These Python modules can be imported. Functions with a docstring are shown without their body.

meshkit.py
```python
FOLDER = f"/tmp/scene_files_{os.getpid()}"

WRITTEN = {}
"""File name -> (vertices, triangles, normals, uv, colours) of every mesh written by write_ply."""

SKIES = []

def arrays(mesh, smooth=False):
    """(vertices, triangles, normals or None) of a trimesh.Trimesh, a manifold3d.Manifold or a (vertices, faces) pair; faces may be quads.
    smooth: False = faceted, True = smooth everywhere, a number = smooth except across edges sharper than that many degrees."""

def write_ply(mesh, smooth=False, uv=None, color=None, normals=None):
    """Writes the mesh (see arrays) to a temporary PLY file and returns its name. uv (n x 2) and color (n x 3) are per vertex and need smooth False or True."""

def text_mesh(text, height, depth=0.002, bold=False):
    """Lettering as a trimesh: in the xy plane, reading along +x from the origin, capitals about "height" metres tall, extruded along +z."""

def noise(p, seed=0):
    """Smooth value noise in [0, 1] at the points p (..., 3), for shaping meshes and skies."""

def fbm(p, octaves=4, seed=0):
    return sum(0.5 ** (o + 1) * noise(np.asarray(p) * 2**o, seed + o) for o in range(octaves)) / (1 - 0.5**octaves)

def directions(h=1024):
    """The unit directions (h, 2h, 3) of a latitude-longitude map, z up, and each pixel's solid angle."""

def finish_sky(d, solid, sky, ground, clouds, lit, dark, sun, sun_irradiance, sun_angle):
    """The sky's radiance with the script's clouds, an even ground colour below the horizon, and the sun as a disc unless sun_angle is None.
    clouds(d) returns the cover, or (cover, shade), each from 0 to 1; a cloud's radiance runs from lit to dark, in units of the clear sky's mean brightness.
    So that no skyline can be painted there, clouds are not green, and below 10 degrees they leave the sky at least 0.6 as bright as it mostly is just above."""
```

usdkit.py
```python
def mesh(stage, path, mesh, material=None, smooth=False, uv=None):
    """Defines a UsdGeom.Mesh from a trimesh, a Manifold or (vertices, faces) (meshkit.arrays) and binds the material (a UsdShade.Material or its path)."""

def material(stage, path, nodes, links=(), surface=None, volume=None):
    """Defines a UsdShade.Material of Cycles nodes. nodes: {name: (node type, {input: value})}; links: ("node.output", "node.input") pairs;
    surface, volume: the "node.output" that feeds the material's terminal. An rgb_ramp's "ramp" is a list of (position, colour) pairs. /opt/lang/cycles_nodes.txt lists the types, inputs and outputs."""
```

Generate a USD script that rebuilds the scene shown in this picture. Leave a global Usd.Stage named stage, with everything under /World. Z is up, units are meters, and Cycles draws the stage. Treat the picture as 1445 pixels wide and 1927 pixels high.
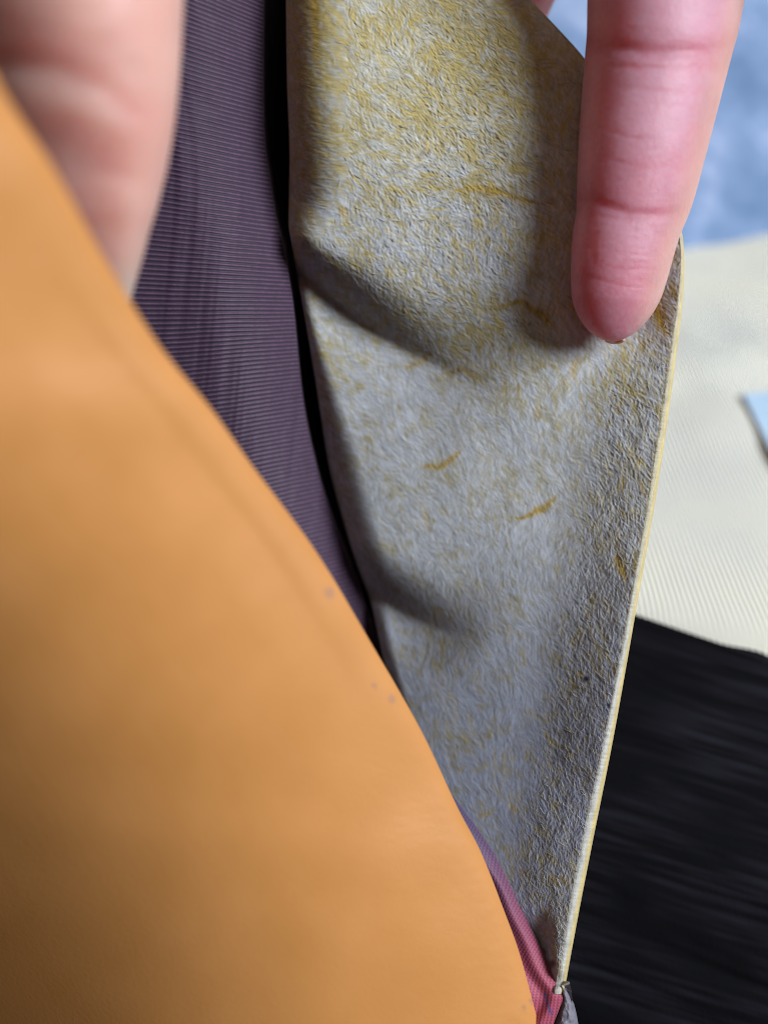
import math
import numpy as np
import trimesh
import manifold3d
from scipy import ndimage as ndi
from scipy.interpolate import PchipInterpolator
from pxr import Usd, UsdGeom, UsdLux, UsdShade, Gf, Sdf, Vt
import usdkit
from meshkit import noise, fbm

stage = Usd.Stage.CreateInMemory()
UsdGeom.SetStageUpAxis(stage, 'Z')
UsdGeom.SetStageMetersPerUnit(stage, 1.0)
UsdGeom.Xform.Define(stage, '/World')
rng = np.random.default_rng(7)

# ------------------------------------------------------------------ camera
PITCH = math.radians(40.0)
CAM = np.array([0.0, 0.0, 0.42])
RIGHT = np.array([1.0, 0.0, 0.0])
FWD = np.array([0.0, math.cos(PITCH), -math.sin(PITCH)])
UP = np.array([0.0, math.sin(PITCH), math.cos(PITCH)])
FPX, CX, CY = 1636.0, 722.5, 963.5           # the photograph's focal length and centre, in its pixels
FOCUS, LENS_OPENING = 0.1175, 3.7e-3           # metres
cam = UsdGeom.Camera.Define(stage, '/World/camera')
cam.CreateHorizontalApertureAttr(36.0)
cam.CreateVerticalApertureAttr(48.0)
FOCAL = 36.0 * FPX / 1445.0
cam.CreateFocalLengthAttr(FOCAL)
cam.CreateFStopAttr(FOCAL / (LENS_OPENING * 1000))
cam.CreateFocusDistanceAttr(FOCUS)
cam.CreateClippingRangeAttr(Gf.Vec2f(0.01, 100.0))
cam.CreateExposureAttr(0.0)
m = np.eye(4); m[0, :3] = RIGHT; m[1, :3] = UP; m[2, :3] = -FWD; m[3, :3] = CAM
cam.AddTransformOp().Set(Gf.Matrix4d(*m.ravel().tolist()))


def P(x, y, d):
    """World point on the ray of the photograph's pixel (x, y) at d millimetres in front of the lens."""
    x, y, d = np.broadcast_arrays(np.asarray(x, float), np.asarray(y, float), np.asarray(d, float) * 1e-3)
    return CAM + d[..., None] * FWD + (d * (x - CX) / FPX)[..., None] * RIGHT + (d * (CY - y) / FPX)[..., None] * UP


def unP(p):
    q = np.asarray(p) - CAM
    d = q @ FWD
    return CX + FPX * (q @ RIGHT) / d, CY - FPX * (q @ UP) / d, d * 1e3


# ------------------------------------------------------------------ lamps: a window to the upper right, the dim warm room
MID = P(800, 900, 118)


def rect_lamp(name, direction, dist, w, h, power, color):
    v = direction[0] * RIGHT + direction[1] * UP - direction[2] * FWD
    v = v / np.linalg.norm(v)
    pos = MID + v * dist
    z = v
    x = np.cross([0, 0, 1.0], z); x /= np.linalg.norm(x)
    y = np.cross(z, x)
    L = UsdLux.RectLight.Define(stage, '/World/' + name)
    L.CreateWidthAttr(w); L.CreateHeightAttr(h); L.CreateIntensityAttr(power); L.CreateColorAttr(Gf.Vec3f(*color))
    mm = np.eye(4); mm[0, :3] = x; mm[1, :3] = y; mm[2, :3] = z; mm[3, :3] = pos
    L.AddTransformOp().Set(Gf.Matrix4d(*mm.ravel().tolist()))
    return L


rect_lamp('window_light', (0.74, 0.24, 0.62), 1.5, 0.60, 0.75, 31.0, (0.84, 0.92, 1.0))
rect_lamp('room_light', (-0.25, 0.75, 0.8), 2.2, 2.4, 2.0, 0.5, (1.0, 0.86, 0.72))


# ------------------------------------------------------------------ helpers
def mat(name, nodes, links, surface='p.BSDF'):
    return usdkit.material(stage, '/World/Looks/' + name, nodes, links, surface=surface)


def tag(prim, label=None, category=None, group=None, kind=None):
    p = prim.GetPrim() if hasattr(prim, 'GetPrim') else prim
    for k, v in (('label', label), ('category', category), ('group', group), ('kind', kind)):
        if v:
            p.SetCustomDataByKey(k, v)
    return p


def thing(name, label, category):
    x = UsdGeom.Xform.Define(stage, '/World/' + name)
    tag(x, label, category)
    return '/World/' + name


def put(path, v, f, material, color=None, smooth=True):
    me = usdkit.mesh(stage, path, (v, f), material, smooth=smooth)
    if color is not None:
        UsdGeom.PrimvarsAPI(me).CreatePrimvar('tint', Sdf.ValueTypeNames.Color3fArray, 'vertex').Set(
            Vt.Vec3fArray.FromNumpy(np.asarray(color, np.float32)))
    return me


def grid_faces(n, m, flip=False, close=False):
    i, j = np.meshgrid(np.arange(n - 1), np.arange(m if close else m - 1), indexing='ij')
    a, b = i * m + j, i * m + (j + 1) % m
    c, d = a + m, b + m
    f = np.stack([a, c, d, b], -1).reshape(-1, 4)
    if flip:
        f = f[:, ::-1]
    return np.vstack([f[:, [0, 1, 2]], f[:, [0, 2, 3]]])


def curve(pts):
    a = np.array(pts, float)
    return PchipInterpolator(a[:, 0], a[:, 1], extrapolate=True)


def sstep(t):
    t = np.clip(t, 0, 1)
    return t * t * (3 - 2 * t)


def gauss(t, s):
    return np.exp(-0.5 * (t / s) ** 2)


def seg_dist(x, y, line):
    """Distance in pixels to a polyline, and the place along it from 0 to 1."""
    best, at = np.full(np.shape(x), 1e9), np.zeros(np.shape(x))
    L = np.array(line, float)
    n = len(L) - 1
    for k in range(n):
        a, b = L[k], L[k + 1]
        ab = b - a
        t = np.clip(((x - a[0]) * ab[0] + (y - a[1]) * ab[1]) / (ab @ ab), 0, 1)
        dd = np.hypot(x - a[0] - t * ab[0], y - a[1] - t * ab[1])
        at = np.where(dd < best, (k + t) / n, at)
        best = np.minimum(best, dd)
    return best, at


def closed_sheet(pts, thick):
    """A sheet of points (n, m, 3) seen from the lens, given a back and four rims. Returns vertices and faces."""
    n, m = pts.shape[:2]
    du, dv = np.gradient(pts, axis=1), np.gradient(pts, axis=0)
    nor = np.cross(du, dv); nor /= np.linalg.norm(nor, axis=-1, keepdims=True) + 1e-12
    s = np.sign(np.sum(nor * (pts - CAM), -1).mean())
    back = pts + nor * s * thick
    v = np.vstack([pts.reshape(-1, 3), back.reshape(-1, 3)])
    f = grid_faces(n, m)
    N = n * m
    idx = np.arange(N).reshape(n, m)
    ring = np.concatenate([idx[0, :], idx[1:, -1], idx[-1, -2::-1], idx[-2:0:-1, 0]])
    r2 = np.roll(ring, -1)
    rim = np.vstack([np.stack([ring, r2, r2 + N], 1), np.stack([ring, r2 + N, ring + N], 1)])
    return v, np.vstack([f, f[:, ::-1] + N, rim])


# ------------------------------------------------------------------ materials
def tex(scale, **k):
    return ('noise_texture', {'scale': scale, **k})


suede_m = mat('suede', {
    'a': ('attribute', {'attribute': 'tint'}),
    'g': ('geometry', {}),
    'n': tex(5200.0, detail=3, roughness=0.7),
    'b': ('bump', {'strength': 0.5, 'distance': 0.00008}),
    'p': ('principled_bsdf', {'roughness': 0.75, 'specular_ior_level': 0.35, 'sheen_weight': 0.25, 'sheen_roughness': 0.4, 'sheen_tint': (0.9, 0.93, 1.0), 'diffuse_roughness': 0.6}),
}, [('a.color', 'p.base_color'), ('g.position', 'n.vector'), ('n.fac', 'b.height'), ('b.normal', 'p.normal')])

edge_m = mat('cut_leather_edge', {
    'a': ('attribute', {'attribute': 'tint'}),
    'g': ('geometry', {}), 'n': tex(2600.0, detail=4, roughness=0.7),
    'b': ('bump', {'strength': 0.8, 'distance': 0.00015}),
    'p': ('principled_bsdf', {'roughness': 0.6, 'sheen_weight': 0.2}),
}, [('a.color', 'p.base_color'), ('g.position', 'n.vector'), ('n.fac', 'b.height'), ('b.normal', 'p.normal')])

leather_m = mat('orange_leather', {
    'a': ('attribute', {'attribute': 'tint'}),
    'g': ('geometry', {}), 'n': tex(1500.0, detail=4, roughness=0.6),
    'b': ('bump', {'strength': 0.22, 'distance': 0.00012}),
    'p': ('principled_bsdf', {'roughness': 0.48, 'specular_ior_level': 0.4}),
}, [('a.color', 'p.base_color'), ('g.position', 'n.vector'), ('n.fac', 'b.height'), ('b.normal', 'p.normal')])

lining_m = mat('ribbed_lining', {
    'a': ('attribute', {'attribute': 'tint'}),
    'g': ('geometry', {}), 'n': tex(9000.0, detail=2),
    'b': ('bump', {'strength': 0.5, 'distance': 0.00005}),
    'p': ('principled_bsdf', {'roughness': 0.58, 'specular_ior_level': 0.3, 'sheen_weight': 0.35, 'sheen_roughness': 0.4, 'sheen_tint': (0.85, 0.68, 0.85)}),
}, [('a.color', 'p.base_color'), ('g.position', 'n.vector'), ('n.fac', 'b.height'), ('b.normal', 'p.normal')])

skin_m = mat('skin', {
    'a': ('attribute', {'attribute': 'tint'}),
    'g': ('geometry', {}),
    'n1': tex(1400.0, detail=3, roughness=0.65),
    'n2': tex(220.0, detail=3),
    'r': ('map_range', {'from_min': 0.3, 'from_max': 0.7, 'to_min': 0.93, 'to_max': 1.05}),
    'mx': ('mix', {'mix_type': 'multiply', 'fac': 1.0}),
    'b': ('bump', {'strength': 0.6, 'distance': 0.00016}),
    'p': ('principled_bsdf', {'roughness': 0.5, 'specular_ior_level': 0.32, 'subsurface_weight': 0.85, 'subsurface_scale': 0.0016, 'subsurface_radius': (1.0, 0.32, 0.22), 'subsurface_method': 'random_walk'}),
}, [('g.position', 'n1.vector'), ('g.position', 'n2.vector'), ('n2.fac', 'r.value'), ('a.color', 'mx.color1'), ('r.result', 'mx.color2'),
    ('mx.color', 'p.base_color'), ('n1.fac', 'b.height'), ('b.normal', 'p.normal')])

nail_m = mat('fingernail', {'g': ('geometry', {}), 'n': tex(900.0), 'r': ('rgb_ramp', {'ramp': [(0.3, (0.34, 0.20, 0.19)), (0.7, (0.42, 0.27, 0.25))]}),
                            'p': ('principled_bsdf', {'roughness': 0.5, 'subsurface_weight': 0.4, 'subsurface_scale': 0.001})},
             [('g.position', 'n.vector'), ('n.fac', 'r.fac'), ('r.color', 'p.base_color')])

TA, TB = (CAM + (FWD + (x - CX) / FPX * RIGHT + (CY - y) / FPX * UP) * (-0.12 / (FWD + (CY - y) / FPX * UP)[2]) for x, y in ((1300, 1000), (1346, 1120)))   # two points along a rib
TWILL = -math.atan2(TA[0] - TB[0], TB[1] - TA[1])
cream_m = mat('cream_twill', {
    'g': ('geometry', {}),
    'mp': ('mapping', {'rotation': (0.0, 0.0, TWILL)}),
    'w': ('wave_texture', {'wave_type': 'bands', 'bands_direction': 'x', 'scale': 300.0, 'distortion': 0.8, 'detail': 2.0, 'detail_scale': 0.6}),
    'n': tex(900.0, detail=3),
    'n2': tex(22.0, detail=3),
    'r': ('rgb_ramp', {'ramp': [(0.30, (0.76, 0.74, 0.67)), (0.70, (0.90, 0.85, 0.69))]}),
    'ad': ('math', {'math_type': 'multiply_add', 'value2': 0.3}),
    'b': ('bump', {'strength': 0.9, 'distance': 0.0004}),
    'p': ('principled_bsdf', {'roughness': 0.8, 'sheen_weight': 0.2}),
}, [('g.position', 'mp.vector'), ('mp.vector', 'w.vector'), ('g.position', 'n.vector'), ('g.position', 'n2.vector'), ('n2.fac', 'r.fac'),
    ('r.color', 'p.base_color'), ('n.fac', 'ad.value1'), ('w.fac', 'ad.value3'), ('ad.value', 'b.height'), ('b.normal', 'p.normal')])

dark_m = mat('black_cloth', {
    'a': ('attribute', {'attribute': 'tint'}),
    'g': ('geometry', {}),
    'n1': tex(1800.0, detail=3),
    'b': ('bump', {'strength': 0.6, 'distance': 0.0002}),
    'p': ('principled_bsdf', {'roughness': 0.9, 'specular_ior_level': 0.08}),
}, [('a.color', 'p.base_color'), ('g.position', 'n1.vector'), ('n1.fac', 'b.height'), ('b.normal', 'p.normal')])

blue_m = mat('blue_cloth', {
    'g': ('geometry', {}),
    'n': tex(22.0, detail=5, roughness=0.6, distortion=0.3),
    'n2': tex(140.0, detail=3, roughness=0.7),
    'ad': ('math', {'math_type': 'multiply_add', 'value2': 0.35, 'value3': -0.12}),
    'a2': ('math', {'math_type': 'add'}),
    'r': ('rgb_ramp', {'ramp': [(0.36, (0.085, 0.150, 0.275)), (0.55, (0.16, 0.235, 0.39)), (0.80, (0.44, 0.49, 0.66))]}),
    'p': ('principled_bsdf', {'roughness': 0.85, 'sheen_weight': 0.2}),
}, [('g.position', 'n.vector'), ('g.position', 'n2.vector'), ('n2.fac', 'ad.value1'), ('n.fac', 'a2.value1'), ('ad.value', 'a2.value2'),
    ('a2.value', 'r.fac'), ('r.color', 'p.base_color')])

card_m = mat('blue_card', {'g': ('geometry', {}), 'n': tex(120.0, detail=2), 'r': ('rgb_ramp', {'ramp': [(0.3, (0.47, 0.63, 0.80)), (0.7, (0.55, 0.70, 0.85))]}),
                           'p': ('principled_bsdf', {'roughness': 0.4})}, [('g.position', 'n.vector'), ('n.fac', 'r.fac'), ('r.color', 'p.base_color')])
cardedge_m = mat('card_edge', {'g': ('geometry', {}), 'n': tex(700.0, detail=2), 'r': ('rgb_ramp', {'ramp': [(0.3, (0.50, 0.36, 0.14)), (0.7, (0.62, 0.48, 0.22))]}),
                               'p': ('principled_bsdf', {'roughness': 0.7})}, [('g.position', 'n.vector'), ('n.fac', 'r.fac'), ('r.color', 'p.base_color')])

# ------------------------------------------------------------------ the setting: seat cushion, blue cloth, black cloth, card
HC = 0.120                                   # the lens is 12 cm above the cream seat
ZC = CAM[2] - HC


def on_seat(x, y, lift=0.0):
    """World point of the seat's plane seen at a pixel."""
    dirv = FWD + (x - CX) / FPX * RIGHT + (CY - y) / FPX * UP
    t = (ZC + lift - CAM[2]) / dirv[2]
    return CAM + dirv * t


# cream seat: a padded slab whose front edge runs along the line seen above the black cloth
A, B = on_seat(1195, 1150), on_seat(1445, 1232)
e = (B - A)[:2]; e /= np.linalg.norm(e)
nrm = np.array([-e[1], e[0]])
if nrm[1] < 0:
    nrm = -nrm
nu, nv = 150, 130
su = np.linspace(-0.10, 0.42, nu)
tv = np.concatenate([np.linspace(-math.pi / 2, 0, 14)[:-1], np.linspace(0, 1, nv - 13)])
rad = 0.012
seat = np.zeros((nv, nu, 3))
for i, t in enumerate(tv):
    if i < 13:
        off, z = rad + rad * math.sin(t) - rad, -rad + rad * math.cos(t)
        off = rad * (1 + math.sin(t)) - rad * 0.4
    else:
        off, z = rad * 0.6 + t * 0.30, 0.0
    seat[i, :, :2] = A[:2] + su[:, None] * e + off * nrm
    seat[i, :, 2] = ZC + z
w = fbm(np.stack([seat[..., 0] * 26, seat[..., 1] * 26, seat[..., 2] * 0 + 2.3], -1), 3, 3) - 0.5
seat[..., 2] += 0.009 * w * (sstep((tv - 0.05) / 0.25) * (1 - 0.7 * sstep((tv - 0.32) / 0.2)))[:, None]
v, f = closed_sheet(seat, 0.03)
pr = put('/World/seat_cushion', v, f, cream_m)
tag(pr, 'cream ribbed fabric seat stretching away behind the open bag', 'cushion')

# blue mottled cloth standing behind the seat
n1, n2 = 70, 90
yy, xx = np.meshgrid(np.linspace(-520, 640, n1), np.linspace(820, 1760, n2), indexing='ij')
dd = 299 + 0.05 * (xx - 1400) + 5 * (fbm(np.stack([xx / 210, yy / 260, xx * 0], -1), 3, 11) - 0.5) + (440 - yy) * 0.035
dd += 0.00004 * (xx - 1400) ** 2
v, f = closed_sheet(P(xx, yy, dd), 0.02)
pr = put('/World/blue_cloth', v, f, blue_m)
tag(pr, 'mottled blue cloth hanging behind the cream seat at the upper right', 'cloth')

# black cloth in front of the seat
n1, n2 = 330, 240
t1, xx = np.meshgrid(np.linspace(0, 1, n1), np.linspace(840, 1900, n2), indexing='ij')
top = 1160 + (xx - 1195) * 0.342
yy = top - 4 + t1 ** 1.5 * 1000
dd = 151 - 16 * sstep(t1 * 1.2) + 5 * np.clip(1 - t1 / 0.03, 0, 1) ** 2
dd = dd + 2.0 * (fbm(np.stack([(xx + yy * 0.2) / 420, (yy - xx * 0.42) / 60, xx * 0], -1), 3, 21) - 0.5)
stk = noise(np.stack([(xx + yy * 0.4) / 160, (yy - xx * 0.30) / 11, xx * 0], -1), 22) * 0.55 + noise(np.stack([(xx + yy * 0.4) / 90, (yy - xx * 0.30) / 4.5, xx * 0 + 4], -1), 23) * 0.45
worn = fbm(np.stack([xx / 170, yy / 120, xx * 0], -1), 3, 24)
lum = np.clip(0.0018 + 0.016 * np.clip(stk - 0.32, 0, 1) * np.clip(2.2 * worn - 0.45, 0, 1.5), 0, 1)[..., None]
cB = (lum * np.array([1.0, 0.90, 1.32])).reshape(-1, 3)
v, f = closed_sheet(P(xx, yy, dd), 0.004)
pr = put('/World/black_cloth', v, f, dark_m, np.vstack([cB, cB]))
tag(pr, 'black streaky cloth filling the lower right beside the bag', 'cloth')

# pale blue card on the seat
c0, c1, c2 = on_seat(1397, 745, 0.001), on_seat(1470, 893, 0.001), on_seat(1520, 735, 0.001)
c3 = c1 + c2 - c0
card = thing('card', 'pale blue card with tan edge lying on the cream seat', 'card')
up = np.array([0, 0, 0.0012])
q = np.array([c0, c1, c3, c2])
vv = np.vstack([q - up * 0.35, q + up * 0.35]); vt = np.vstack([q + up * 0.352, q + up * 0.5])
sidef = [[0, 3, 2], [0, 2, 1]] + [t for k in range(4) for t in ([k, (k + 1) % 4, 4 + (k + 1) % 4], [k, 4 + (k + 1) % 4, 4 + k])] + [[4, 5, 6], [4, 6, 7]]
put(card + '/edge', vv, np.array(sidef), cardedge_m, smooth=False)
put(card + '/face', vt, np.array(sidef), card_m, smooth=False)

# ------------------------------------------------------------------ the bag
bag = thing('leather_bag', 'orange leather bag held open showing yellow-grey suede and purple ribbed lining', 'bag')

# ---- suede wall
YT, YB = -190.0, 1873.0
Lx = curve([(-200, 536), (0, 538), (150, 540), (300, 545), (420, 543), (460, 549), (560, 567), (650, 583), (750, 599), (880, 620), (1000, 652), (1060, 671), (1130, 697), (1240, 722), (1500, 812), (1650, 892), (1800, 985), (1860, 1025), (1980, 1060)])
Rx = curve([(-200, 805), (-100, 905), (0, 1000), (105, 1097), (200, 1168), (300, 1228), (400, 1272), (450, 1285), (500, 1288), (560, 1285), (680, 1271), (900, 1240), (1130, 1200), (1400, 1152), (1600, 1112), (1750, 1083), (1868, 1062), (1980, 1046)])
Ew = curve([(-200, 3), (105, 4), (400, 6), (500, 9), (680, 14), (900, 16), (1130, 15), (1400, 18), (1600, 21), (1870, 18), (1980, 14)])
atilt = curve([(-200, -3), (200, -2), (450, 1.5), (700, 7.5), (1000, 13), (1300, 16), (1600, 14), (1900, 13), (2000, 13)])


def fold(x, y, p, q, width, reach):
    p, q = np.array(p, float), np.array(q, float)
    t = (q - p); ln = np.hypot(*t); t /= ln
    nn = np.array([-t[1], t[0]])                 # points down and left
    along = ((x - p[0]) * t[0] + (y - p[1]) * t[1]) / ln
    across = (x - p[0]) * nn[0] + (y - p[1]) * nn[1] - 26 * np.sin(np.clip(along, 0, 1) * math.pi)
    fade = 1 - sstep((along - 0.25) / 0.85)
    w = width * (0.55 + 0.75 * np.clip(along, 0, 1.2))
    t1 = np.clip((across + 1.9 * w) / (2.1 * w), 0, 1.2)
    up = np.where(t1 < 0.86, 0.78 * t1 ** 2.4, 0.78 * 0.86 ** 2.4 + (1 - 0.78 * 0.86 ** 2.4) * sstep((t1 - 0.74) / 0.42) * 1.0 - (1 - 0.78 * 0.86 ** 2.4) * sstep(0.12 / 0.42))
    c = np.clip(across - 0.35 * w, 0, None)
    back = 0.42 * np.exp(-(c / (1.1 * w)) ** 1.5) + 0.58 * np.exp(-c / reach)
    return fade * up * back


def suede_depth(x, y):
    r = Rx(y)
    a = (r - x) / 500
    d = 118.0 + atilt(y) * a
    d = d + 7.0 * fold(x, y, (530, 462), (945, 715), 56, 330)
    d = d + 6.5 * fold(x, y, (655, 1052), (915, 1178), 54, 260)
    d = d + 3.2 * sstep((1052 - x) / 45) * sstep((y - 1690) / 110)
    # the finger presses the margin back and leaves a low crest to the left of it
    d = d + 3.6 * gauss(x - 1185, 62) * sstep((730 - y) / 170) * sstep((y + 250) / 250)
    d = d - 1.2 * gauss(x - 1005, 75) * sstep((900 - y) / 300)
    # corner at the top curls away
    d = d + 6.0 * np.clip((x - (r - 95)) / 95, 0, 1.1) ** 2 * sstep((210 - y) / 160)
    # right margin bends
    d = d - 1.6 * sstep((x - (r - 190)) / 190) * sstep((y - 480) / 200)
    d = d + 0.8 * (fbm(np.stack([x / 160, y / 220, x * 0 + 0.5], -1), 2, 5) - 0.5)
    # pinched ply by the seam at the bottom
    s, _ = seg_dist(x, y, [(952, 1690), (1000, 1775), (1046, 1850)])
    d = d + 1.1 * gauss(s, 6) * sstep((y - 1680) / 60)
    return d


# fibre pattern, laid over the hide: short strokes along the nap
TX = 1.3
Wt, Ht = int(1500 / TX), int(2300 / TX)
gy, gx = np.meshgrid(np.arange(Ht) * TX - 220, np.arange(Wt) * TX, indexing='ij')
low = lambda s, seed: (lambda z: (z - z.mean()) / z.std())(ndi.gaussian_filter(np.random.default_rng(seed).standard_normal((Ht // 4 + 1, Wt // 4 + 1)), s / 4 / TX))
up4 = lambda z: ndi.zoom(z, 4, order=1)[:Ht, :Wt]
topness = sstep((700 - gy) / 500) * sstep((1080 - gx) / 160) * sstep((gx - 620) / 200)
ang = np.radians(42 + 36 * sstep((gx - 650) / 420 + (gy - 500) / 1400) + up4(low(9, 3)) * (14 + 16 * topness) + up4(low(26, 1)) * (5 + 12 * topness) + up4(low(90, 2)) * 5)
fx, fy = np.cos(ang), np.sin(ang)


def strokes(seed, sigma, steps, step, turn=0.0):
    fx, fy = np.cos(ang + turn), np.sin(ang + turn)
    z = ndi.gaussian_filter(np.random.default_rng(seed).standard_normal((Ht, Wt)), sigma)
    out = z.copy()
    ii, jj = np.meshgrid(np.arange(Ht, dtype=np.float32), np.arange(Wt, dtype=np.float32), indexing='ij')
    for sgn in (-1, 1):
        y_, x_ = ii.copy(), jj.copy()
        for k in range(steps):
            y_ += sgn * step * fy; x_ += sgn * step * fx
            out += ndi.map_coordinates(z, [y_, x_], order=1, mode='wrap')
    return (out - out.mean()) / out.std()


fine = strokes(31, 0.65, 4, 1.2, 0.5) + strokes(38, 0.65, 4, 1.2, -0.5)
fine /= fine.std()
mid_ = np.maximum(np.exp(-1.3 * np.abs(strokes(32, 0.98, 4, 1.7, 0.38))), np.exp(-1.3 * np.abs(strokes(39, 0.98, 4, 1.7, -0.38))))
mid_ = (mid_ - mid_.mean()) / mid_.std()
clump = up4(low(7, 33))
margin = sstep((gx - (Rx(gy) - 200)) / 120) * sstep((gy - 420) / 200)
relief = 0.010 * fine + (0.019 + 0.010 * topness + 0.003 * margin) * mid_ + (0.008 + 0.013 * margin) * clump
lowk = sstep((gy - 520) / 320) * sstep((Rx(gy) - 90 - gx) / 90)
sleek = strokes(40, 0.62, 8, 1.5, 0.06) + 0.6 * strokes(41, 0.62, 6, 1.5, -0.25)
sleek /= sleek.std()
relief *= (1.12 + 0.40 * topness) * (1 - 0.88 * lowk)
relief += 0.0085 * lowk * sleek
blotch = up4(low(30, 34)); patch = up4(low(14, 35))
tonek = strokes(36, 0.95, 5, 1.6)
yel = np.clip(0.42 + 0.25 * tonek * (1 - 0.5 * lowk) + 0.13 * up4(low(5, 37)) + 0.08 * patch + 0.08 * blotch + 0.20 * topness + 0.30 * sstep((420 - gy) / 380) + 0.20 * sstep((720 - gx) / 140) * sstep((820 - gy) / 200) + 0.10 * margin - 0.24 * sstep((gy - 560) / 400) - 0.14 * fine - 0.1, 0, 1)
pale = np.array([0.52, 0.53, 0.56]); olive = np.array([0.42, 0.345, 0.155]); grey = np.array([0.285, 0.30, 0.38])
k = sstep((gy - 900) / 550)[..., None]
base = pale * (1 - k) + grey * k  # cooler, dimmer light on the lower suede painted into the base colour
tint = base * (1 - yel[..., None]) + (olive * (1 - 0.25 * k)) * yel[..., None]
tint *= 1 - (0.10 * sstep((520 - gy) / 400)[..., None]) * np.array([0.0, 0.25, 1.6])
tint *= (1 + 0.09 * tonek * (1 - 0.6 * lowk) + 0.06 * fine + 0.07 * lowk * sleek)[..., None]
MARKS = [([(858, 356), (905, 352), (955, 368), (1012, 384)], 6.5, .8), ([(945, 572), (985, 570), (1015, 590), (1042, 614)], 6.5, .85),
         ([(800, 879), (825, 880), (845, 866), (866, 852)], 6, .85), ([(972, 976), (1000, 970), (1025, 955), (1044, 938)], 6, .9),
         ([(1231, 560), (1240, 590), (1252, 628)], 7.5, 1.0), ([(593, -160), (590, 0), (590, 60), (592, 108)], 7, .9),
         ([(1160, 1046), (1168, 1068), (1176, 1088)], 6, .9), ([(765, 690), (790, 683), (806, 664)], 6, .6), ([(838, 702), (868, 695), (892, 706)], 6, .6),
         ([(1080, 678), (1081, 712)], 5, .6), ([(958, 1512), (974, 1532)], 5, .55), ([(900, 1542), (916, 1534)], 6, .5), ([(640, 388), (649, 408)], 6, .6),
         ([(1010, 764), (1016, 786)], 5, .6), ([(806, 268), (808, 288)], 5, .7), ([(800, 960), (806, 1000)], 6, .4), ([(980, 1636), (984, 1652)], 5, .4),
         ([(1172, 1200), (1176, 1214)], 5, .5), ([(1206, 905), (1212, 935)], 5, .6)]
GOLD = np.array([0.44, 0.29, 0.028])
for line, wd, amt in MARKS:
    x0, x1 = min(p[0] for p in line) - 40, max(p[0] for p in line) + 40
    y0, y1 = min(p[1] for p in line) - 40, max(p[1] for p in line) + 40
    ja, jb = max(0, int(x0 / TX)), int(x1 / TX); ia, ib = max(0, int((y0 + 220) / TX)), int((y1 + 220) / TX)
    sl = (slice(ia, ib), slice(ja, jb))
    s, at = seg_dist(gx[sl] + 1.6 * mid_[sl], gy[sl] + 1.6 * clump[sl], line)
    mk = amt * np.exp(-(s / (wd * (0.45 + 0.8 * np.sin(np.clip(at, 0.06, 0.94) * math.pi)))) ** 2)[..., None]
    tint[sl] = tint[sl] * (1 - mk) + GOLD * (1 + 0.2 * fine[sl][..., None]) * mk
    relief[sl] -= 0.03 * mk[..., 0]
for (mx_, my_), r_, c_ in (((1103, 1278), 6.0, (0.015, 0.02, 0.07)), ((1147, 1327), 3.6, (0.03, 0.035, 0.10)), ((1036, 1815), 9, (0.09, 0.045, 0.05)), ((1020, 1792), 7, (0.11, 0.06, 0.06))):
    mk = np.exp(-(np.hypot(gx + 1.5 * clump - mx_, (gy - my_)) / r_) ** 4)[..., None]
    tint = tint * (1 - mk) + np.array(c_) * mk
tint = np.clip(tint, 0.01, 0.9)


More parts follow.
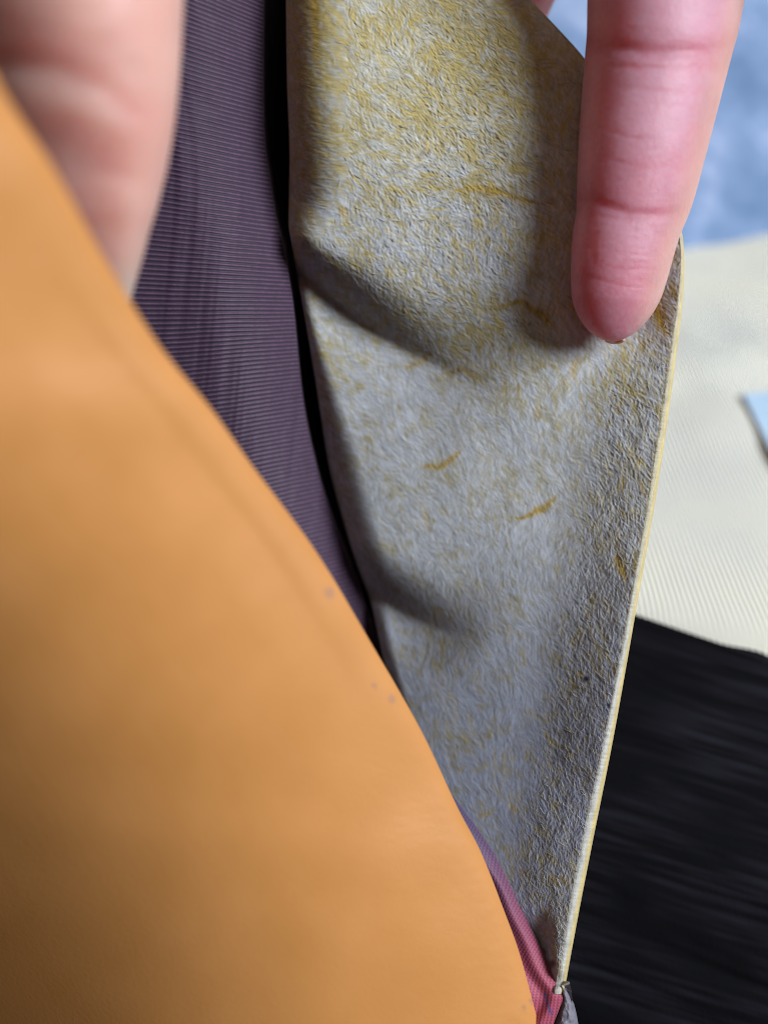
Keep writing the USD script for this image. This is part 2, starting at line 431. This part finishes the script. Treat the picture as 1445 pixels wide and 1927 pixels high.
def sample(img, x, y):
    c = [(np.asarray(y) + 220) / TX, np.asarray(x) / TX]
    if img.ndim == 2:
        return ndi.map_coordinates(img, c, order=1, mode='nearest')
    return np.stack([ndi.map_coordinates(img[..., q], c, order=1, mode='nearest') for q in range(3)], -1)


ys = np.arange(YT, YB, 1.75)
NC, NA, ND = 400, 30, 9
xl, xr = Lx(ys), Rx(ys) - Ew(ys)
CUR = ndi.gaussian_filter1d(np.interp(ys, [-200, 380, 490, 640, 860, 1050, 1120, 1300, 1980], [112, 106, 26, 24, 62, 68, 28, 24, 10]), 12)      # radius of the curl at the inner side, pixels
CUR = np.minimum(CUR, 0.45 * (xr - xl))
tmain = np.linspace(0, 1, NC)
xm = (xl + CUR)[:, None] + (xr - xl - CUR)[:, None] * tmain
ym = np.repeat(ys[:, None], NC, 1)
dm = suede_depth(xm, ym) - sample(relief, xm, ym)
phi = np.linspace(math.pi / 2, 0, NA + 1)[:-1]
sl0 = np.gradient(dm[:, :20].mean(1) * 0)
d0 = ndi.gaussian_filter1d(dm[:, 0], 3)
mmpx = d0 / FPX
xa = (xl + CUR)[:, None] - CUR[:, None] * np.sin(phi)
slope0 = ((suede_depth(xl + CUR, ys) - suede_depth(xl + CUR + 8, ys)) / 8)[:, None]
da = suede_depth((xl + CUR)[:, None] + 0 * xa, np.repeat(ys[:, None], NA, 1)) + ((CUR * mmpx)[:, None]) * (1 - np.cos(phi)) * 1.25 + slope0 * (CUR[:, None] * np.sin(phi))
uarc = (xl + CUR)[:, None] - CUR[:, None] * phi
ya = np.repeat(ys[:, None], NA, 1)
da = da - sample(relief, uarc, ya) * 0.8
td = np.linspace(1, 0, ND + 1)[:-1] * 1.7
xd = xl[:, None] + 10 * td
dd_ = da[:, :1] + 34 * td
yd = np.repeat(ys[:, None], ND, 1)
X = np.hstack([xd, xa, xm]); Yy = np.hstack([yd, ya, ym]); Dd = np.hstack([dd_, da, dm])
U = np.hstack([uarc[:, :1] - 200 * td, uarc, xm])
pts = P(X, Yy, Dd)
n, mcol = pts.shape[:2]
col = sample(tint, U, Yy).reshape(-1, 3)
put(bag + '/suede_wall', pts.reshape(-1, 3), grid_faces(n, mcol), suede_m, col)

# cut edge: rounded rim from the suede to the grain side, with a pale fuzzy lip
NE = 14
te = np.linspace(0, 1, NE)
ew = Ew(ys)
ragged = 2.2 * (noise(np.stack([ys / 28, ys * 0, ys * 0], -1), 4) - 0.5) + 1.0 * (noise(np.stack([ys / 5, ys * 0, ys * 0 + 3], -1), 5) - 0.5)
xe = xr[:, None] + (ew)[:, None] * np.sin(te * math.pi / 2) ** 0.9 * 1.0 + ragged[:, None] * np.exp(-(te * 5 - 1.2) ** 2)[None]
de = dm[:, -1:] + 1.5 * (1 - np.cos(te * math.pi / 2)) ** 1.0 - 0.14 * gauss(te - 0.2, 0.12)[None]
de = de + 0.03 * (noise(np.stack([np.repeat(ys[:, None] / 11, NE, 1), np.repeat(te[None] * 6, len(ys), 0), 0 * xe], -1), 8) - 0.5)
xe[:, 0], de[:, 0] = xr, dm[:, -1]
yedge = np.repeat(ys[:, None], NE, 1)
pe = P(xe, yedge, de)
fz = noise(np.stack([np.repeat(ys[:, None] / 16, NE, 1), np.repeat(te[None] * 9, len(ys), 0), 0 * xe], -1), 9)[..., None]
lip, gold = np.array([0.42, 0.40, 0.36]), np.array([0.50, 0.38, 0.16])
ke = sstep((te - 0.30) / 0.2)[None, :, None]
lip = np.array([0.40, 0.345, 0.23]) + (lip - np.array([0.40, 0.345, 0.23])) * sstep((ys - 850) / 500)[:, None, None]
ce = (lip * (1 - ke) + gold * ke) * (0.82 + 0.36 * fz)
put(bag + '/suede_wall/cut_edge', pe.reshape(-1, 3), grid_faces(len(ys), NE), edge_m, ce.reshape(-1, 3))
# grain side (orange, seen only from behind and at the top corner)
sub = slice(None, None, 8)
xb = np.linspace(0, 1, 40)
xg = Rx(ys)[sub, None] + ((xl + CUR + 22) - Rx(ys))[sub, None] * xb
yg = np.repeat(ys[sub, None], 40, 1)
dg = suede_depth(np.minimum(xg, xr[sub, None]), yg) + 1.5 + 1.5 * xb
dg[:, 0] = de[sub, -1]
pg = P(xg, yg, dg)
put(bag + '/grain_side', pg.reshape(-1, 3), grid_faces(*pg.shape[:2]), leather_m, np.tile([0.62, 0.30, 0.10], (pg.shape[0] * 40, 1)))

# loose fibres standing off the suede
r2 = np.random.default_rng(77)
NF = 1500
fy_ = r2.uniform(-20, 1850, NF); uu = r2.uniform(0, 1, NF) ** 0.8
isrim = r2.uniform(0, 1, NF) < 0.10
fxx = np.where(isrim, Rx(fy_) - Ew(fy_) * r2.uniform(0.6, 1.1, NF), (Lx(fy_) + 70) + (Rx(fy_) - Ew(fy_) - Lx(fy_) - 74) * uu)
ia = np.clip(((fy_ + 220) / TX).astype(int), 0, Ht - 1); ja = np.clip((fxx / TX).astype(int), 0, Wt - 1)
keep = (lowk[ia, ja] < 0.25) & (r2.uniform(0, 1, NF) < 0.9)
fy_, fxx, isrim, ia, ja = fy_[keep], fxx[keep], isrim[keep], ia[keep], ja[keep]
NF = len(fy_)
a0 = ang[ia, ja] + r2.normal(0, 0.5, NF)
ln = r2.uniform(9, 26, NF) * np.where(isrim, 0.35, 1) * np.where(r2.uniform(0, 1, NF) < 0.03, 1.5, 1)
tt = np.linspace(0, 1, 5)
bend = r2.normal(0, 0.5, NF)
aa = a0[:, None] + bend[:, None] * tt
px_ = fxx[:, None] + np.cumsum(np.cos(aa) * ln[:, None] / 5, 1); py_ = fy_[:, None] + np.cumsum(np.sin(aa) * ln[:, None] / 5, 1)
px_ = np.minimum(px_, Rx(py_) - 0.6 * Ew(py_))
lift = (0.02 + r2.uniform(0.0, 0.07, NF))[:, None] * np.sin(tt * math.pi)[None] + 0.025
pd_ = suede_depth(px_, py_) - sample(relief, px_, py_) - lift
cp = P(px_, py_, pd_)
fib_m = mat('pale_fibre', {'g': ('geometry', {}), 'n': tex(350.0, detail=2), 'r': ('rgb_ramp', {'ramp': [(0.35, (0.40, 0.33, 0.15)), (0.5, (0.45, 0.43, 0.36)), (0.65, (0.52, 0.53, 0.54))]}),
                           'p': ('principled_bsdf', {'roughness': 0.6})}, [('g.position', 'n.vector'), ('n.fac', 'r.fac'), ('r.color', 'p.base_color')])
wid = np.array([0.35, 0.8, 1, 0.8, 0.2]) * 3.2e-5
tng = np.gradient(cp, axis=1); tng /= np.linalg.norm(tng, axis=-1, keepdims=True) + 1e-12
s1 = np.cross(tng, FWD); s1 /= np.linalg.norm(s1, axis=-1, keepdims=True) + 1e-12
s2 = np.cross(tng, s1)
ringp = np.stack([cp + (math.cos(a) * s1 + math.sin(a) * s2) * wid[None, :, None] for a in (0, math.pi / 2, math.pi, 1.5 * math.pi)], 2)      # fibre, place, side
fb = grid_faces(5, 4, close=True)
fall = (fb[None] + (np.arange(NF) * 20)[:, None, None]).reshape(-1, 3)
bc = put(bag + '/suede_wall/loose_fibres', ringp.reshape(-1, 3), fall, fib_m)
tag(bc, kind='stuff')

# ---- purple ribbed lining
Rl = curve([(-260, 497), (0, 497), (150, 496), (250, 498), (330, 508), (400, 519), (470, 535), (560, 550), (750, 570), (880, 597), (1000, 635), (1050, 655), (1130, 684), (1300, 735)])
ys2 = np.arange(-240, 1330, 1.15)
NL = 150
tl = np.linspace(0, 1, NL)
x0 = np.interp(ys2, [-240, 500, 1330], [150, 90, 420])
xL = x0[:, None] + (Rl(ys2) - x0)[:, None] * tl
yL = np.repeat(ys2[:, None], NL, 1)
back = (Rl(ys2)[:, None] - xL)
dL = 117.0 + 16 * sstep((yL - 430) / 800) + 9 * np.clip(1 - back / 170, 0, 1) ** 2 - 2.0 * np.clip((430 - xL) / 300, 0, 1)
# rib coordinate: lines across the lining, steeper towards the top
slope = curve([(-300, 0.50), (-50, 0.42), (150, 0.28), (400, 0.14), (560, 0.02), (700, -0.10), (1000, -0.24), (1400, -0.3)])
yc = yL.copy()
for _ in range(4):
    yc = yL - slope(yc) * (xL - 350)
    yc = np.clip(yc, -420, 1700)
wob = 1.2 * (fbm(np.stack([xL / 120, yL / 120, xL * 0], -1), 2, 41) - 0.5)
PITCHPX = 8.9
ph = (yc + wob + 1.6 * (noise(np.stack([xL / 55, np.floor(yc / PITCHPX) * 0 + yc / 26, xL * 0], -1), 62) - 0.5)) / PITCHPX * 2 * math.pi
rib = (0.5 + 0.5 * np.sin(ph)) ** 1.3
# long shallow creases that run down the cloth
sx = (xL - 350) + 0.10 * (yL - 300) + np.where(yL < 450, 0.00075 * (yL - 450) ** 2 * -1, 0) * -0.6
stre = noise(np.stack([sx / 15, yL / 700, xL * 0], -1), 51) + 0.7 * noise(np.stack([sx / 6.5, yL / 420, xL * 0 + 5], -1), 52) - 0.85
dL = dL - 0.15 * rib * (0.8 + 0.4 * noise(np.stack([xL / 22, yc / PITCHPX, xL * 0], -1), 61)) - 0.12 * stre
pl = P(xL, yL, dL)
thr = noise(np.stack([xL / 3.0, yc / PITCHPX * 0.999, xL * 0], -1), 60)
cL = np.array([0.026, 0.015, 0.028])[None, None] + (np.array([0.094, 0.050, 0.088]) - np.array([0.026, 0.015, 0.028])) * (rib ** 1.5 * (0.7 + 0.6 * thr) * (1 + 0.22 * stre))[..., None]
# it turns down into the bag and runs on beneath the suede
xt = Rl(ys2)[:, None] + np.array([[1, 2, 4, 60, 200, 420]])
dt = dL[:, -1:] + np.array([[6, 16, 30, 40, 43, 44]])
pt = P(xt, np.repeat(ys2[:, None], 6, 1), dt)
ptl = np.concatenate([pl, pt], 1)
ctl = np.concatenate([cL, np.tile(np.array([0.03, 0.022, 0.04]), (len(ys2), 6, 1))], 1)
put(bag + '/lining', ptl.reshape(-1, 3), grid_faces(*ptl.shape[:2]), lining_m, np.clip(ctl, 0.005, 1).reshape(-1, 3))

# ---- orange front wall
Ex = curve([(-60, -105), (0, -72), (160, 0), (310, 98), (490, 200), (650, 300), (770, 398), (870, 470), (1040, 596), (1210, 698), (1380, 795), (1530, 866), (1600, 903), (1650, 924), (1700, 943), (1790, 976), (1850, 993), (1900, 1006), (1927, 1013), (2080, 1050)])
De = curve([(-300, 50), (0, 58), (160, 62), (650, 79), (1040, 97), (1530, 112), (1927, 117), (2080, 118)])
ys3 = np.arange(-60, 2060, 6.0)
NO = 260
to = np.linspace(0, 1, NO) ** 1.6
xo_l = np.minimum(-330, Ex(ys3) - 300)
xO = Ex(ys3)[:, None] + (xo_l - Ex(ys3))[:, None] * to
yO = np.repeat(ys3[:, None], NO, 1)
h = Ex(ys3)[:, None] - xO
yf = yO - 0.433 * h
sc_ = FPX / np.clip(De(np.clip(yf, -300, 2080)), 50, 130)
qm = 0.866 * h / sc_


def orange_profile(q, y):
    d = -0.56 * q + 0.0066 * q ** 2 + 0.000105 * q ** 3
    hem = 0.62 * sstep((1450 - y) / 500) * sstep((y - 420) / 300)
    d = d + 1.1 * np.exp(-q / 0.7) * 0.9                           # rounded edge falls back
    d = d + hem * (0.28 * sstep((q - 2.4) / 2.4) - 0.34 * sstep((q - 5.0) / 6.0) + 0.06 * gauss(q - 4.6, 0.8))
    return d


dO = De(np.clip(yf, -300, 2080)) + orange_profile(qm, yO)
wr = fbm(np.stack([xO / 26, yO / 9, xO * 0], -1), 3, 71) - 0.5
dO = dO + 0.10 * wr * sstep((yO - 1200) / 400) * np.exp(-qm / 7.0) + 0.5 * (fbm(np.stack([xO / 240, yO / 240, xO * 0], -1), 2, 72) - 0.5)
po = P(xO, yO, dO)
vo, fo = closed_sheet(po, 0.0022)
var = (fbm(np.stack([xO / 110, yO / 110, xO * 0], -1), 3, 73) - 0.5)[..., None]
cO = np.array([0.50, 0.212, 0.060]) * (1 + 0.14 * var * np.array([1.0, 1.3, 2.4]))
for (mx_, my_), r_ in (((620, 1116), 11), ((738, 1316), 8), ((986, 1896), 5), ((1000, 1886), 4), ((704, 1290), 5)):
    mk = 0.40 * np.exp(-((np.hypot((xO - mx_), (yO - my_)) + 4 * (noise(np.stack([xO / 7, yO / 7, xO * 0], -1), 75) - 0.5)) / r_) ** 4)[..., None]
    cO = cO * (1 - mk) + np.array([0.16, 0.11, 0.13]) * mk
cO2 = np.vstack([cO.reshape(-1, 3), cO.reshape(-1, 3)])
put(bag + '/front_wall', vo, fo, leather_m, cO2)

# ---- purple lining strip at the seam, pink light painted into its lower end
ins = curve([(1440, 812), (1505, 858), (1560, 899), (1610, 932), (1680, 967), (1740, 996), (1800, 1027), (1840, 1046), (1878, 1059), (1900, 1052), (1927, 1042), (1990, 1026)])
ys4 = np.arange(1445, 1985, 1.0)
NP = 120
tp = np.linspace(0, 1, NP)
xs0 = Ex(ys4) - 60
xP = xs0[:, None] + (ins(ys4) - xs0)[:, None] * tp
yP = np.repeat(ys4[:, None], NP, 1)
inn = ins(ys4)[:, None] - xP
dP = np.interp(yP, [1445, 1600, 1750, 1880, 1985], [121.5, 120.2, 118.8, 117.5, 117.0]) + 1.8 * np.exp(-inn / 9.0) * sstep((1880 - yP) / 60)
wv_ = 9 * np.sin(yP / 31.0) + 6 * np.sin(yP / 17.0 + 1)
foldp = gauss(inn - 46 - wv_ * 0.5, 10) - 0.6 * gauss(inn - 24 - wv_ * 0.4, 8)
dP = dP + 0.45 * foldp
ra = (xP * 0.92 + yP * 0.38 + 10 * np.sin(yP / 40.0)) / 6.4 * 2 * math.pi
rb = (yP * 0.9 - xP * 0.35) / 5.2 * 2 * math.pi
weave = 0.5 + 0.28 * np.sin(ra) + 0.22 * np.sin(rb) * np.cos(ra * 0.5)
dP = dP - 0.06 * weave
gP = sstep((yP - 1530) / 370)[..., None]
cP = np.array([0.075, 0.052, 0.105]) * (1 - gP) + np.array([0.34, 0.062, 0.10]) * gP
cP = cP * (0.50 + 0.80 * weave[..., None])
s, _ = seg_dist(xP, yP, [(1026, 1872), (1030, 1890), (1037, 1908)])
mk = 0.85 * np.exp(-(s / 3.2) ** 2)[..., None]
cP = cP * (1 - mk) + np.array([0.06, 0.05, 0.17]) * mk
vp, fp = closed_sheet(P(xP, yP, dP), 0.0004)
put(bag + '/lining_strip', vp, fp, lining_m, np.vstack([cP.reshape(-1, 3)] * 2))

# ---- grey seam tab at the bottom corner
ys5 = np.arange(1856, 1995, 1.5)
NS = 60
lft = np.interp(ys5, [1856, 1880, 1900, 1927, 1995], [1056, 1057, 1052, 1042, 1020]); rgt = np.interp(ys5, [1856, 1868, 1890, 1910, 1927, 1995], [1057, 1069, 1080, 1085, 1088, 1092])
ts = np.linspace(0, 1, NS)
xS = lft[:, None] + (rgt - lft)[:, None] * ts
yS = np.repeat(ys5[:, None], NS, 1)
nz = fbm(np.stack([xS / 7, yS / 9, xS * 0], -1), 3, 81)
dS = 117.3 + 1.6 * np.abs(ts * 2 - 1.0)[None] ** 3 - 0.5 * (nz - 0.5)
cS = np.array([0.16, 0.145, 0.18]) * (0.6 + 0.9 * nz[..., None])
mk = gauss(xS - lft[:, None] - 2, 1.6)[..., None] * 0.6
cS = cS * (1 - mk) + np.array([0.26, 0.19, 0.15]) * mk
vs, fs = closed_sheet(P(xS, yS, dS), 0.0012)
put(bag + '/seam_end', vs, fs, edge_m, np.vstack([cS.reshape(-1, 3)] * 2))

# ------------------------------------------------------------------ hands


def loft(ys_, cx, wpx, dc, flat, disp, na=220, expo=2.05):
    """Closed tube stacked down the picture: centre cx, half width wpx (pixels), depth dc (mm), front/back ratio flat, disp(x, y, side) in mm."""
    a = np.linspace(0, 2 * math.pi, na, endpoint=False)
    ca, sa = np.cos(a), np.sin(a)
    ex = np.sign(ca) * np.abs(ca) ** (2 / expo); ez = np.sign(sa) * np.abs(sa) ** (2 / expo)
    w = wpx * dc / FPX                       # mm
    x = cx[:, None] + wpx[:, None] * ex
    y = np.repeat(ys_[:, None], na, 1)
    d = dc[:, None] - (w * flat)[:, None] * ez
    front = np.clip(sa, 0, 1)[None] ** 0.6
    d = d + disp(x, y) * front
    pts = P(x, y, d)
    nr = len(ys_)
    v = np.vstack([pts.reshape(-1, 3), pts[0].mean(0), pts[-1].mean(0)])
    f = grid_faces(nr, na, close=True)
    k = np.arange(na); k1 = (k + 1) % na
    caps = np.vstack([np.stack([k, k1, np.full(na, nr * na)], 1), np.stack([(nr - 1) * na + k1, (nr - 1) * na + k, np.full(na, nr * na + 1)], 1)])
    f = np.vstack([f, caps])
    t = trimesh.Trimesh(v, f, process=False)
    if t.volume < 0:
        f = f[:, ::-1]
    return manifold3d.Manifold(manifold3d.Mesh(np.asarray(v * 1000, np.float32), np.asarray(f, np.uint32)))


def ball(p, r):
    return manifold3d.Manifold.sphere(r, 28).translate(tuple((P(*p) * 1000).tolist()))


def chain(pts):
    out = manifold3d.Manifold()
    for (a, ra), (b, rb) in zip(pts[:-1], pts[1:]):
        out = out + manifold3d.Manifold.batch_hull([ball(a, ra), ball(b, rb)])
    return out


def hand_mesh(man):
    me = man.to_mesh()
    return np.asarray(me.vert_properties[:, :3], float) / 1000, np.asarray(me.tri_verts)


# right index finger, palm side towards the lens
T = np.concatenate([np.arange(-330, 545, 2.0), 545 + 97 * np.sin(np.linspace(0, math.pi / 2 - 0.02, 46))])
fl = curve([(-340, 1108), (-100, 1108), (0, 1105), (60, 1104), (100, 1101), (200, 1093), (300, 1087), (360, 1085), (392, 1084.5), (440, 1077), (520, 1074), (560, 1075), (650, 1080)])
fr = curve([(-340, 1460), (-100, 1424), (0, 1401), (60, 1389), (100, 1378), (200, 1352), (300, 1326), (360, 1310), (395, 1299), (450, 1277), (520, 1257), (560, 1245), (650, 1222)])
ee = np.sqrt(np.clip(1 - np.clip((T - 545) / 97, 0, 1) ** 2, 0, 1))
cxx = 0.5 * (fl(T) + fr(T)); wx = 0.5 * (fr(T) - fl(T)) * np.maximum(ee, 0.02)
dcf = np.interp(T, [-340, 0, 200, 400, 560, 642], [111, 113.0, 114, 114.6, 115.2, 115.9])
R_CREASE = [([(1090, 78), (1150, 88), (1240, 98), (1330, 95), (1390, 80)], 9, .42), ([(1110, 122), (1200, 126), (1350, 128)], 4, .12), ([(1140, 158), (1250, 172), (1340, 168)], 4, .08),
            ([(1085, 372), (1130, 384), (1180, 400), (1235, 404), (1305, 396)], 7, .36), ([(1110, 402), (1160, 412), (1220, 414)], 3.5, .12), ([(1110, 235), (1180, 258), (1240, 262)], 3.5, .10),
            ([(1110, 285), (1170, 306), (1230, 318)], 4, .08), ([(1130, 500), (1180, 508), (1250, 506)], 2.6, .07), ([(1090, 520), (1120, 525), (1180, 540), (1235, 540)], 2.6, .09),
            ([(1120, 425), (1112, 470), (1120, 505)], 5, .16), ([(1150, 470), (1210, 482), (1265, 480)], 2.2, .04)]


def right_disp(x, y):
    d = np.zeros_like(x)
    for line, s_, amt in R_CREASE:
        s, at = seg_dist(x, y, line)
        fade = np.sin(np.clip(at, 0.02, 0.98) * math.pi)
        d += 0.75 * amt * fade * np.exp(-(s / s_) ** 2 * 0.5) if amt < 0.3 else amt * (np.exp(-(s / s_) ** 2 * 0.5) * 0.7 + 0.3 * np.exp(-(s / (3.2 * s_)) ** 2 * 0.5))
    # pads swell between the creases
    d -= 0.45 * gauss(y - 245, 70) + 0.5 * gauss(y - 30, 60) * 0.8 + 0.35 * gauss(y - 480, 45)
    # ridges of the fingertip, fine wrinkles
    rid = np.sin((y - 0.0016 * (x - 1150) ** 2 + 0.25 * (x - 1150)) / 5.2 * 2 * math.pi)
    d -= 0.018 * rid * sstep((y - 470) / 60)
    d += 0.05 * (fbm(np.stack([x / 40, y / 9, x * 0], -1), 3, 91) - 0.5)
    return d


finger = loft(T, cxx, wx, dcf, np.interp(T, [-340, 400, 560, 645], [0.95, 0.9, 0.84, 0.72]), right_disp)
rest = manifold3d.Manifold.batch_hull([ball((1285, -420, 110), 11.2), ball((1330, -660, 104), 13.0), ball((1700, -680, 100), 14), ball((1650, -960, 108), 17), ball((1250, -940, 114), 16), ball((1120, -700, 118), 12)])
rest = rest + chain([((1287, -430, 110.2), 10.8), ((1284, -300, 111.1), 10.2)])
# thumb behind the leather, and the other fingers, folded beyond the frame
rest = rest + chain([((1170, -720, 118), 13), ((1050, -380, 136), 11), ((985, -120, 140), 8.8), ((945, -5, 141), 8.0)])
for kx, ln_ in ((1560, 1.0), (1760, 0.92), (1930, 0.8)):
    rest = rest + chain([((kx - 60, -700, 94), 10.5), ((kx - 20, -520 * ln_, 97), 9.2), ((kx + 10, -400 * ln_, 108), 8.2), ((kx + 10, -520 * ln_, 116), 7.2)])
rest = rest.refine_to_length(2.5)
rv, rf = hand_mesh(finger + rest)
px, py, pd = unP(rv)
red = np.zeros(len(rv))
for line, s_, amt in R_CREASE:
    s, _ = seg_dist(px, py, line)
    red += amt * 1.0 * np.exp(-(s / (s_ * 2.3)) ** 2 * 0.5)
red += 0.35 * sstep((py - 400) / 120) + 0.22 * gauss(py - 330, 60) + 0.30 * gauss(px - 1110, 40) * sstep((420 - py) / 300)  # flushed tip and joint; shade on the finger's left side painted in
red = np.clip(red + 0.55 * (fbm(np.stack([px / 60, py / 60, px * 0], -1), 4, 95) - 0.5) + 0.35 * (noise(np.stack([px / 7, py / 7, pd], -1), 96) - 0.5), 0, 1)[:, None]
side = sstep((px - (fr(np.clip(py, -300, 640)) - 62)) / 60)[:, None] * 0.75
SKIN, FLUSH_SHADE = np.array([0.51, 0.255, 0.315]), np.array([0.43, 0.115, 0.15])
hand_r = thing('hand', 'right hand with one finger pointing down on the suede edge', 'hand')
put(hand_r + '/skin', rv, rf, skin_m, (SKIN * (1 - red) + FLUSH_SHADE * red) * (1 - side) + np.array([0.47, 0.27, 0.215]) * side)
# the nail peeps out below the tip
un, vn = np.meshgrid(np.linspace(-1, 1, 24), np.linspace(0, 1, 24), indexing='ij')
xN = 1157 + un * 21 * (1 - 0.35 * vn ** 4)
yN = 560 + (545 + 97 * np.sqrt(1 - (un * 21 / 84) ** 2) + 2.2 * (1 - un ** 4) - 560) * vn
dN = 118.2 - 0.8 * un ** 2 - 0.9 * vn ** 3
vnl, fnl = closed_sheet(P(xN, yN, dN), 0.0004)
put(hand_r + '/fingernail', vnl, fnl, nail_m)

# left thumb holding the front wall from behind
T = np.concatenate([np.arange(-360, 470, 3.0), 470 + 122 * np.sin(np.linspace(0, math.pi / 2 - 0.02, 40))])
hr = curve([(-360, 352), (-100, 350), (0, 346), (100, 341), (200, 333), (300, 318), (380, 299), (450, 278), (520, 262), (600, 250)])
hl = curve([(-360, -130), (0, -95), (200, -60), (300, -25), (400, 30), (470, 75), (600, 150)])
ee = np.sqrt(np.clip(1 - np.clip((T - 470) / 122, 0, 1) ** 2, 0, 1))
cxx = 0.5 * (hl(T) + hr(T)) ; wx = 0.5 * (hr(T) - hl(T)) * np.maximum(ee, 0.02)
cxx = cxx + (1 - ee) * 40
dcl = np.interp(T, [-360, 0, 300, 600], [77, 80.5, 83.5, 87])
L_CREASE = [([(-60, 130), (40, 122), (110, 132), (180, 158), (245, 205)], 20, .26), ([(110, 290), (160, 320), (220, 322)], 38, .38)]


def left_disp(x, y):
    d = np.zeros_like(x)
    for line, s_, amt in L_CREASE:
        s, _ = seg_dist(x, y, line)
        d += amt * np.exp(-(s / s_) ** 2 * 0.5)
    d -= 0.25 * np.exp(-((x - 130) / 110) ** 2 - ((y - 195) / 42) ** 2) + 0.6 * np.exp(-((x - 120) / 120) ** 2 - ((y - 30) / 70) ** 2)
    d -= 0.6 * np.exp(-((x - 255) / 60) ** 2 - ((y - 400) / 70) ** 2)
    d += 0.3 * np.exp(-((x - 190) / 55) ** 2 - ((y - 300) / 45) ** 2)
    d += 0.1 * (fbm(np.stack([x / 60, y / 25, x * 0], -1), 3, 98) - 0.5)
    return d


thumb = loft(T, cxx, wx, dcl, np.interp(T, [-360, 470, 600], [0.85, 0.8, 0.7]), left_disp, na=180)
rest = manifold3d.Manifold.batch_hull([ball((110, -350, 77.5), 10.5), ball((60, -600, 78), 14), ball((-380, -640, 82), 17), ball((-420, -950, 92), 19), ball((60, -950, 98), 18)])
for k in range(4):
    bx = -180 - 190 * k
    rest = rest + chain([((bx + 60, -700, 84), 11), ((bx - 20, -380, 74), 9.6), ((bx - 40, -260 + 20 * k, 82), 8.6), ((bx - 40, -330, 92), 7.6)])
rest = rest.refine_to_length(2.5)
lv, lf = hand_mesh(thumb + rest)
px, py, pd = unP(lv)
red = np.zeros(len(lv))
for line, s_, amt in L_CREASE:
    s, _ = seg_dist(px, py, line)
    red += 0.9 * amt * np.exp(-(s / (s_ * 1.4)) ** 2 * 0.5)
red += 0.35 * np.exp(-((px - 300) / 50) ** 2 - ((py - 230) / 60) ** 2)
red = np.clip(red + 0.4 * (fbm(np.stack([px / 110, py / 110, px * 0], -1), 3, 99) - 0.5), 0, 1)[:, None]
hand_l = thing('hand_001', 'blurred left hand whose thumb holds the orange front wall open', 'hand')
put(hand_l + '/skin', lv, lf, skin_m, np.array([0.60, 0.33, 0.275]) * (1 - red) + np.array([0.50, 0.18, 0.15]) * red)
